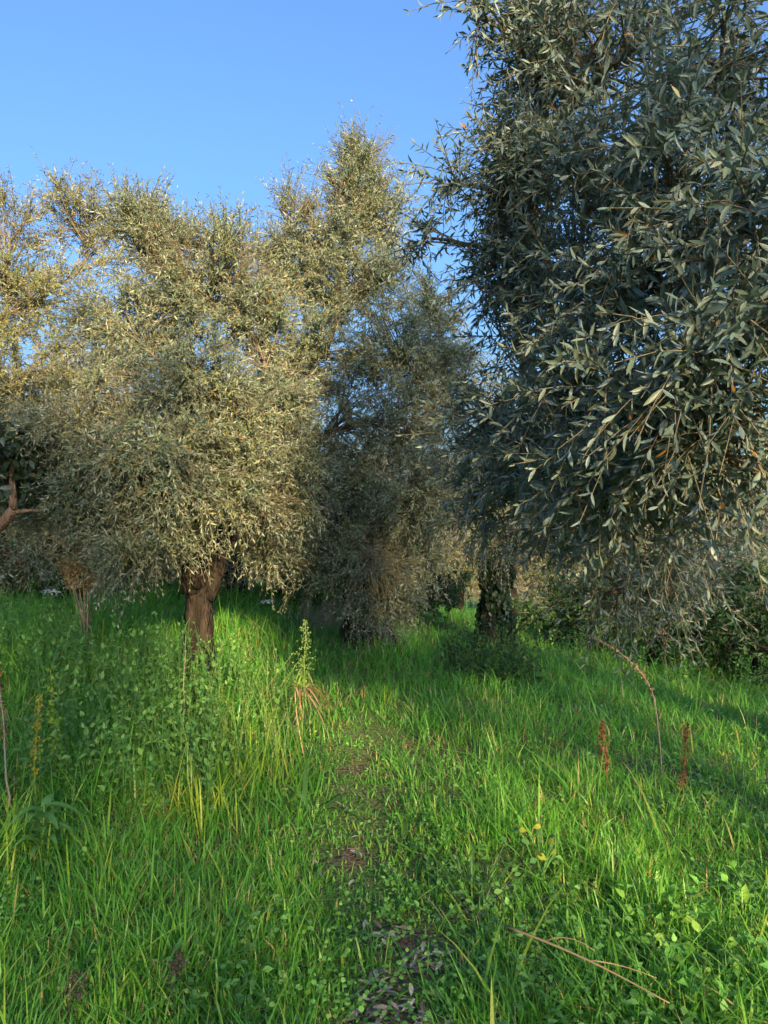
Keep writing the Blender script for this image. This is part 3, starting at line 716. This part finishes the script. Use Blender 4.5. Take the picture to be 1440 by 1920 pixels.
blades(3400, 4, 1.5, 9, 'straw', 'dry_grass', 'scattered dead straw-coloured blades in the grass', 8, hs=.7, wid=.0018, tint=(.5, .3))

# low leafy ground cover
def cover(n, ylo, yhi, mat, name, label, seed, tpl, size, where, lift=(.01, .12)):
    r = np.random.default_rng(seed)
    y = np.exp(r.uniform(math.log(ylo), math.log(yhi), n)); x = y * r.uniform(-.62, .62, n)
    k = r.random(n) < where(x, y); x, y = x[k], y[k]; n = len(x)
    P = np.stack([x, y, gz(x, y) + r.uniform(lift[0], lift[1], n)], 1)
    a = r.uniform(0, 2 * np.pi, n)
    D = np.stack([np.cos(a), np.sin(a), r.normal(.05, .2, n)], 1)
    Nn = np.array([0, 0, 1]) + r.normal(0, .35, (n, 3))
    s = r.uniform(size[0], size[1], n)
    V, F = leaves(P, D, Nn, s, s * (.5 if tpl is ROUND else .13 if mat == 'litter' else .3), tpl)
    o = mesh_np(name, V, F, M[mat], tint=np.repeat(np.clip(r.normal(.5, .25, n), 0, 1), len(tpl[0])), kind='stuff')
    o['label'] = label; o['category'] = 'plants' if mat != 'litter' else 'leaves'
    return o
cover(20000, 1.4, 9, 'clover', 'clover', 'low clover and round weed leaves along the path', 61, ROUND, (.008, .019), lambda x, y: np.clip((.5 + .5 * (1 - sm(.15, .8, path_dist(x, y)))) * (vnoise(x, y, .4, 44) > .45), 0, 1), (.01, .10))
cover(15000, 1.4, 9, 'herb', 'broadleaf_weeds', 'mixed small broad leaves growing through the grass', 63, OVATE, (.016, .036), lambda x, y: np.clip((vnoise(x, y, .5, 46) > .5) * sm(.1, .5, path_dist(x, y)), 0, 1), (.02, .13))
cover(6000, 1.9, 5.0, 'litter', 'leaf_litter', 'fallen grey olive leaves on the bare earth of the path', 62, LEAF12, (.04, .065), lambda x, y: np.clip(spots(x, y) * sm(4.2, 2.6, y) + .06 * (path_dist(x, y) < .2), 0, 1), (.006, .03))

# ------------------------------------------------------------------ weeds
def herb_stems(base_pts, heights, pairs, leaf_len, width, mat, seed, lean=.15, tpl=OVATE, spread=1.1):
    r = np.random.default_rng(seed)
    N = len(base_pts)
    D = nrm(np.array([0, 0, 1.0]) + r.normal(0, lean, (N, 3)) * [1, 1, .2])
    bend = r.normal(0, lean * .5, (N, 3)); bend[:, 2] = 0
    P, Dl, Nl, Ll, Wl, line = twigs(np.asarray(base_pts), D, np.asarray(heights), bend, pairs, r, leaf_len, width, spread)
    Nl = nrm(Nl * .5 + [0, 0, .8])
    V, F = leaves(P, Dl, Nl, Ll, Wl, tpl)
    return V, F, len(P), line, r
def herb_patch(name, label, pts, heights, pairs, ll, wd, mat, seed, cat='weeds', lean=.15, stemmat=None, tpl=OVATE):
    V, F, n, line, r = herb_stems(pts, heights, pairs, ll, wd, mat, seed, lean, tpl)
    root = thing(name, label, cat, pts.mean(0)); root['kind'] = 'stuff'
    mesh_np('foliage', V, F, M[mat], root, tint=np.repeat(r.random(n), len(tpl[0])), kind='stuff')
    V, Q = tubes3(line, np.full(len(line), .003), np.full(len(line), .0015))
    mesh_np('stems', V, Q, M[stemmat or mat], root, tint=np.full(len(V), .5), kind='stuff')
    return root
def scatter(px0, px1, y0, y1, n, seed, sink=.02):
    r = np.random.default_rng(seed)
    y = r.uniform(y0, y1, n); x = (r.uniform(px0, px1, n) - 720) / FPX * y
    return np.stack([x, y, gz(x, y) - sink], 1), r
p, r = scatter(40, 430, 3.7, 5.6, 260, 71)
herb_patch('leafy_weeds', 'dense leafy green weeds standing before the forked trunk', p, r.uniform(.35, .7, len(p)), 9, (.035, .06), .26, 'herb', 72)
p, r = scatter(280, 560, 5.0, 5.75, 80, 171)
herb_patch('leafy_weeds', 'green weeds hiding the foot of the forked trunk', p, r.uniform(.28, .52, len(p)), 9, (.03, .05), .26, 'herb', 172)
p, r = scatter(-60, 230, 5.0, 8.0, 120, 73)
herb_patch('leafy_weeds', 'pale green weeds at the far left below the golden crown', p, r.uniform(.3, .62, len(p)), 9, (.03, .055), .24, 'herb', 74)
p, r = scatter(350, 560, 3.9, 4.9, 60, 75)
herb_patch('flowering_weeds', 'yellow-green fine flowering weeds in front of the trunk', p, r.uniform(.4, .62, len(p)), 13, (.012, .025), .3, 'pale_herb', 76, lean=.25)
p, r = scatter(835, 1010, 7.0, 8.3, 130, 77)
herb_patch('nettle_bush', 'dark green nettle bush at the foot of the ivy-grown trunk', p, r.uniform(.25, .55, len(p)), 8, (.04, .07), .28, 'nettle', 78, cat='bush')
p, r = scatter(690, 1000, 2.9, 3.6, 70, 79)
p = p[(p[:, 0] > .02) & (p[:, 0] < .45)]
herb_patch('chervil_patch', 'bluish green feathery low weeds beside the path', p, r.uniform(.08, .18, len(p)), 8, (.02, .04), .3, 'clover', 80, lean=.6)
p, r = scatter(1020, 1440, 7.5, 10, 120, 81)
herb_patch('leafy_weeds', 'tall green weeds along the far right edge of the grass', p, r.uniform(.25, .5, len(p)), 8, (.03, .06), .25, 'herb', 82)
p, r = scatter(1180, 1430, 1.9, 3.2, 60, 83)
herb_patch('leafy_weeds', 'broad dark leaves among the grass at lower right', p, r.uniform(.08, .24, len(p)), 5, (.04, .075), .3, 'clover', 84, lean=.5)
p, r = scatter(570, 680, 8.5, 10, 160, 85)
herb_patch('dry_brush', 'grey dry brush behind the pale feathery plant', p, r.uniform(.25, .5, len(p)), 6, (.03, .06), .06, 'dry_grey', 86, cat='brush', lean=.5)

def blade_mesh(base, az, length, width, rise, droop, mat, parent, name='leaf', n=9, tint=.5, fold=.25):
    t = np.linspace(0, 1, n)
    hor = length * (math.cos(rise) * t + .25 * droop * t ** 2)
    ver = length * (math.sin(rise) * t - droop * t ** 2.4)
    d = np.array([math.cos(az), math.sin(az), 0]); s = np.array([-math.sin(az), math.cos(az), 0])
    C = np.asarray(base) + d * hor[:, None] + np.array([0, 0, 1]) * ver[:, None]
    w = width * np.clip(np.minimum(.55 + 2 * t, 1) * (1 - t ** 3), 0, 1)
    up = np.array([0, 0, 1.])
    V = np.stack([C - s * w[:, None] + up * (w * fold)[:, None], C, C + s * w[:, None] + up * (w * fold)[:, None]], 1).reshape(-1, 3)
    k = np.arange(n - 1) * 3
    Q = np.vstack([np.stack([k, k + 1, k + 4, k + 3], 1), np.stack([k + 1, k + 2, k + 5, k + 4], 1)])
    return mesh_np(name, V, Q, M[mat], parent, tint=np.full(len(V), tint))
def reed(px, Y, n, length, mat, label, seed, width=.012, name='reed_clump', group=None, rise=(1.0, 1.45), droop=(.1, .6), az=None, spread=.05):
    r = np.random.default_rng(seed); b = G(px, Y)
    root = thing(name, label, 'reed' if 'reed' in name else 'grass', b, group)
    for k in range(n):
        a = r.uniform(0, 2 * np.pi) if az is None else r.normal(az, .5)
        blade_mesh(b + [r.normal(0, spread), r.normal(0, spread), -.02], a, length * r.uniform(.6, 1.1), width * r.uniform(.7, 1.2), r.uniform(*rise), r.uniform(*droop), mat, root, tint=r.random())
    return root
RG = 'broad-bladed reeds among the weeds'
reed(350, 4.2, 9, .75, 'reed', 'broad dark green reed blades arching over in front of the leafy weeds', 201, group=RG)
reed(310, 5.6, 10, .7, 'reed', 'reed clump just left of the forked trunk', 202, group=RG)
reed(450, 5.7, 14, .75, 'reed', 'reed clump just right of the forked trunk', 203, group=RG)
reed(70, 5.2, 8, .8, 'reed', 'upright reed blades among weeds at far left', 204, group=RG)
reed(560, 3.9, 12, .45, 'reed', 'dark sprawling broad blades beside the path', 205, group=RG, width=.016, rise=(.3, .9), droop=(.2, .6))
YG = 'tufts tinted yellow for sun dapples in the weeds'  # blades coloured yellow-green to stand in for patches of sun
reed(385, 3.75, 64, .46, 'yellow_grass', 'tuft of grass tinted sun-dapple yellow below the reed blades', 206, width=.004, name='grass_tuft', group=YG, rise=(.9, 1.5), droop=(.05, .6), spread=.10)
reed(490, 4.25, 40, .46, 'yellow_grass', 'tuft tinted sun-dapple yellow beside the hanging brown dead plant', 207, width=.005, name='grass_tuft', group=YG, rise=(.9, 1.5), droop=(.05, .6), spread=.09)
reed(25, 3.3, 40, .42, 'yellow_grass', 'tuft of grass tinted sun-dapple yellow at the left edge', 208, width=.0045, name='grass_tuft', group=YG, rise=(1.0, 1.5), droop=(.02, .4), spread=.09)
reed(440, 2.9, 22, .30, 'straw', 'bent dead straw tuft in the lower left grass', 209, width=.0028, name='grass_tuft', rise=(.6, 1.4), droop=(.1, .8), spread=.05)
reed(905, 3.0, 70, .24, 'dry_grey', 'brown matted dead grass tussock right of the path', 210, width=.0022, name='grass_tuft', rise=(.05, 1.1), droop=(.1, .5), spread=.09)
reed(865, 3.1, 34, .36, 'reed', 'arching green tuft growing over the dead tussock', 211, width=.0045, name='grass_tuft', rise=(.7, 1.4), droop=(.2, .7), spread=.05)
reed(890, 1.95, 3, .36, 'yellow_grass', 'single broad yellow-green blade at the bottom edge', 212, width=.008, name='grass_tuft', rise=(1.1, 1.5), droop=(.05, .3), spread=.03)

def stalk(name, label, cat, pts, rad, mat, head=None, seed=1, group=None):
    root = thing(name, label, cat, pts[0], group)
    V, F = tube(pts, rad, 6); mesh_np('stem', V, F, M[mat], root, tint=np.full(len(V), .4))
    if head:
        t0_, t1_, n, rr, sz, hm = head
        r = np.random.default_rng(seed)
        t = r.uniform(t0_, t1_, n); ti = np.linspace(0, 1, len(pts))
        P = np.stack([np.interp(t, ti, np.asarray(pts)[:, k]) for k in range(3)], 1)
        clump = (.35 + .65 * np.abs(np.sin(t * 23 + seed))) * np.clip((t1_ - t) / (t1_ - t0_) * 1.6 + .15, 0, 1)
        D = rand_dir(n, r); P = P + D * (rr * clump * r.uniform(.2, 1, n))[:, None]
        V, F = leaves(P, D + [0, 0, -.3], rand_dir(n, r), np.full(n, sz) * r.uniform(.6, 1.3, n), np.full(n, sz * .38), LEAF2)
        mesh_np('seed_head', V, F, M[hm], root, tint=np.repeat(r.random(n), 4), kind='stuff')
    return root
def up_path(px, Y, top_px, top_py, n=10, wob=.01, seed=0):
    a = G(px, Y) - [0, 0, .03]; c = W(top_px, top_py, Y)
    r = np.random.default_rng(seed)
    p = bez(a, (a + c) / 2 + r.normal(0, .02, 3), c, n)
    return p + r.normal(0, wob * .3, p.shape)
SG = 'rust-brown dock stalks in the right grass'
stalk('dock_stalk', 'rust-brown dried dock stalk, left of the two, standing in the grass', 'plant', up_path(1138, 4.5, 1126, 1350, seed=1), np.linspace(.005, .002, 10), 'rust', (.3, 1, 260, .036, .014, 'rust'), 11, SG)
stalk('dock_stalk', 'rust-brown dried dock stalk, right of the two, standing in the grass', 'plant', up_path(1270, 4.3, 1286, 1355, seed=2), np.linspace(.005, .002, 10), 'rust', (.25, 1, 240, .034, .014, 'rust'), 12, SG)
stalk('arching_stalk', 'dry brown seed stalk arching over from the grass towards the hanging branches', 'plant', bez(G(1238, 4.7) - [0, 0, .02], W(1238, 1400, 4.7), W(1225, 1310, 4.7), 6).tolist() + bez(W(1225, 1310, 4.7), W(1206, 1235, 4.75), W(1098, 1188, 4.8), 10)[1:].tolist(),
      np.linspace(.005, .0025, 15), 'dry_grey', (.38, .96, 210, .016, .015, 'dry_brown'), 13)
stalk('dark_stalk', 'dark bare stalk leaning at the left edge', 'plant', up_path(22, 3.6, -4, 1235, seed=3), np.linspace(.006, .003, 10), 'dry_grey', (.5, 1, 60, .02, .02, 'rust'), 14)
stalk('thin_stalk', 'thin dark stem standing in front of the forked trunk', 'plant', up_path(346, 4.6, 350, 1190, seed=4), np.linspace(.004, .0015, 10), 'dry_grey', None, 15)
stalk('yellow_weed', 'bright yellow-orange weed among the grass at left', 'plant', up_path(72, 3.75, 78, 1300, seed=5), np.linspace(.004, .002, 10), 'yellow', (.35, 1, 150, .04, .016, 'yellow'), 16)
stalk('yellow_weed', 'small yellow-green flowering weed beside the yellow-orange one', 'plant', up_path(104, 3.9, 96, 1255, seed=6), np.linspace(.003, .002, 10), 'pale_herb', (.3, 1, 120, .03, .026, 'yellow_grass'), 17)

# pale feathery plant in the middle: slim leaves below, a fuzzy plume on top
pp = up_path(567, 5.0, 574, 1165, 14, seed=7)
fe = stalk('feathery_plant', 'tall pale green feathery plant with drooping slim leaves in the middle left', 'plant', pp, np.linspace(.006, .002, 14), 'pale_herb', (.5, 1, 340, .10, .013, 'pale_herb'), 18)
r = np.random.default_rng(19)
for k in range(22):
    q = pp[int(r.integers(4, 9))]
    blade_mesh(q, r.uniform(0, 6.28), r.uniform(.12, .2), .008, r.uniform(.3, 1.0), r.uniform(.5, 1.1), 'pale_herb' if k % 3 else 'yellow_grass', fe, tint=r.random(), n=7)
# dead brown plant hanging over beside it
b = G(575, 4.6); dd = thing('dead_plant', 'dead brown drooping plant hanging over among yellow-green tufts', 'plant', b)
top = W(555, 1290, 4.6)
V, F = tube(bez(b - [0, 0, .03], b + [-.08, 0, .35], top, 8), np.linspace(.005, .003, 8), 6); mesh_np('stem', V, F, M['straw'], dd, tint=np.full(len(V), .4))
for k in range(18):
    blade_mesh(top + [r.normal(.03, .035), r.normal(0, .03), r.normal(0, .01)], r.normal(.2, .9), r.uniform(.12, .25), r.uniform(.003, .007), r.uniform(-.3, .5), r.uniform(.7, 1.2), 'dry_brown' if k % 2 else 'rust', dd, tint=r.random(), n=7)
# dry beige clump far left
b = G(165, 6.3); dc = thing('dry_clump', 'dry beige flower clump on bare stems at the far left edge of grass', 'plant', b)
for k in range(9):
    tp = W(152 + r.normal(0, 13), 1080 + r.normal(0, 16), 6.3 + r.normal(0, .05))
    pts = bez(b + [r.normal(.03, .03), r.normal(0, .03), 0], (b + tp) / 2 + [.02, 0, .05], tp, 8)
    V, F = tube(pts, np.linspace(.007, .004, 8), 5); mesh_np('stem', V, F, M['dry_grey'], dc, tint=np.full(len(V), .4))
    n = 130; D = rand_dir(n, r); P = tp + D * r.uniform(0, .055, (n, 1)) * [1, 1, 1.4]
    V, F = leaves(P, D, rand_dir(n, r), np.full(n, .03), np.full(n, .01), LEAF2)
    mesh_np('seed_head', V, F, M['straw'], dc, tint=np.repeat(r.random(n), 4), kind='stuff')
# broad-leaved rosette weed lower left
b = G(85, 3.3); rs = thing('broadleaf_weed', 'broad-leaved green weed with pointed leaves at lower left', 'plant', b)
V, F = tube(np.array([b, b + [0, 0, .14], b + [.01, -.01, .26]]), [.006, .005, .004], 6); mesh_np('stem', V, F, M['herb'], rs, tint=np.full(len(V), .4))
for k in range(22):
    blade_mesh(b + [0, 0, .06 + .2 * k / 22], k * 2.4, r.uniform(.10, .17), r.uniform(.016, .024), r.uniform(.1, .9), r.uniform(.3, .8), 'herb', rs, tint=.2 + .4 * r.random(), n=8)
# yellowing mallow lower right
b = G(1010, 3.2); ml = thing('yellowing_weed', 'weed with a few yellow leaves in the grass right of the path', 'plant', b)
for k in range(14):
    c = b + [r.normal(0, .08), r.normal(0, .06), r.uniform(.08, .22)]
    V, F = tube(bez(b, (b + c) / 2 + [0, 0, .05], c, 6), np.linspace(.0025, .0015, 6), 5); mesh_np('stem', V, F, M['herb'], ml, tint=np.full(len(V), .4))
    V, F = leaves(c[None], r.normal(0, 1, (1, 3)) * [1, 1, .3] + [0, 0, -.2], np.array([[0, -.6, .8]]) + r.normal(0, .3, (1, 3)), np.array([r.uniform(.03, .05)]), np.array([r.uniform(.011, .018)]), OVATE)
    mesh_np('leaf', V, F, M['yellow' if k < 6 else 'herb'], ml, tint=np.full(len(V), .3 * r.random() if k < 6 else r.random()))
# fallen straw stalk
p0, p1 = W(945, 1730, 2.55), W(1250, 1872, 2.15)
ln = np.linspace(0, 1, 12)[:, None]
ctr = p0 * (1 - ln) + p1 * ln + np.array([0, 0, .05]) * np.sin(ln * 3.1) * .3
ctr[:, 2] = np.maximum(ctr[:, 2], gz(ctr[:, 0], ctr[:, 1]) + .05)
fs = thing('fallen_stalk', 'pale dry broken stalk lying slantwise across the lower right grass', 'stalk', ctr[0])
V, F = tube(ctr, np.linspace(.0045, .002, 12), 6); mesh_np('stem', V, F, M['straw'], fs, tint=np.full(len(V), .35))
for k, (a, dx, dz) in enumerate(((3, .13, .05), (6, .17, .01))):
    V, F = tube(bez(ctr[a], ctr[a] + [dx * .5, -.03, dz], ctr[a] + [dx, -.1, dz * .5], 6), np.linspace(.0025, .001, 6), 5); mesh_np('side_stem', V, F, M['straw'], fs, tint=np.full(len(V), .5))
# dark dead seed heads at the bottom left
for k, (px, Y, lab) in enumerate(((130, 2.25, 'dark dead seed head in the bottom left corner'), (320, 2.35, 'small dark dead seed head in the bottom left grass'))):
    b = G(px, Y)
    stalk('dead_seed_head', lab, 'plant', np.array([b, b + [.01, 0, .1], b + [.03, .01, .19]]), [.003, .0025, .002], 'dark_seed', (.6, 1, 120, .05, .012, 'dark_seed'), 40 + k, 'dead seed heads at the bottom left')
# small white flower heads
for px, py, Y, lab in ((95, 1108, 7.2, 'small white flower head at the far left among weeds'), (500, 1128, 8.6, 'small white flower head right of the forked trunk')):
    b = G(px, Y); tp = W(px, py, Y)
    fl = thing('white_flower', lab, 'flower', b, 'white flower heads')
    V, F = tube(bez(b, (b + tp) / 2 + [.02, 0, 0], tp, 6), np.linspace(.004, .002, 6), 5); mesh_np('stem', V, F, M['herb'], fl, tint=np.full(len(V), .5))
    n = 60; P = tp + r.normal(0, 1, (n, 3)) * [.05, .04, .012]
    V, F = leaves(P, rand_dir(n, r) * [1, 1, .2], np.array([[0, -.3, 1.]]) + r.normal(0, .3, (n, 3)), np.full(n, .018), np.full(n, .009), ROUND)
    mesh_np('petals', V, F, M['white'], fl, tint=np.repeat(r.random(n), len(ROUND[0])), kind='stuff')
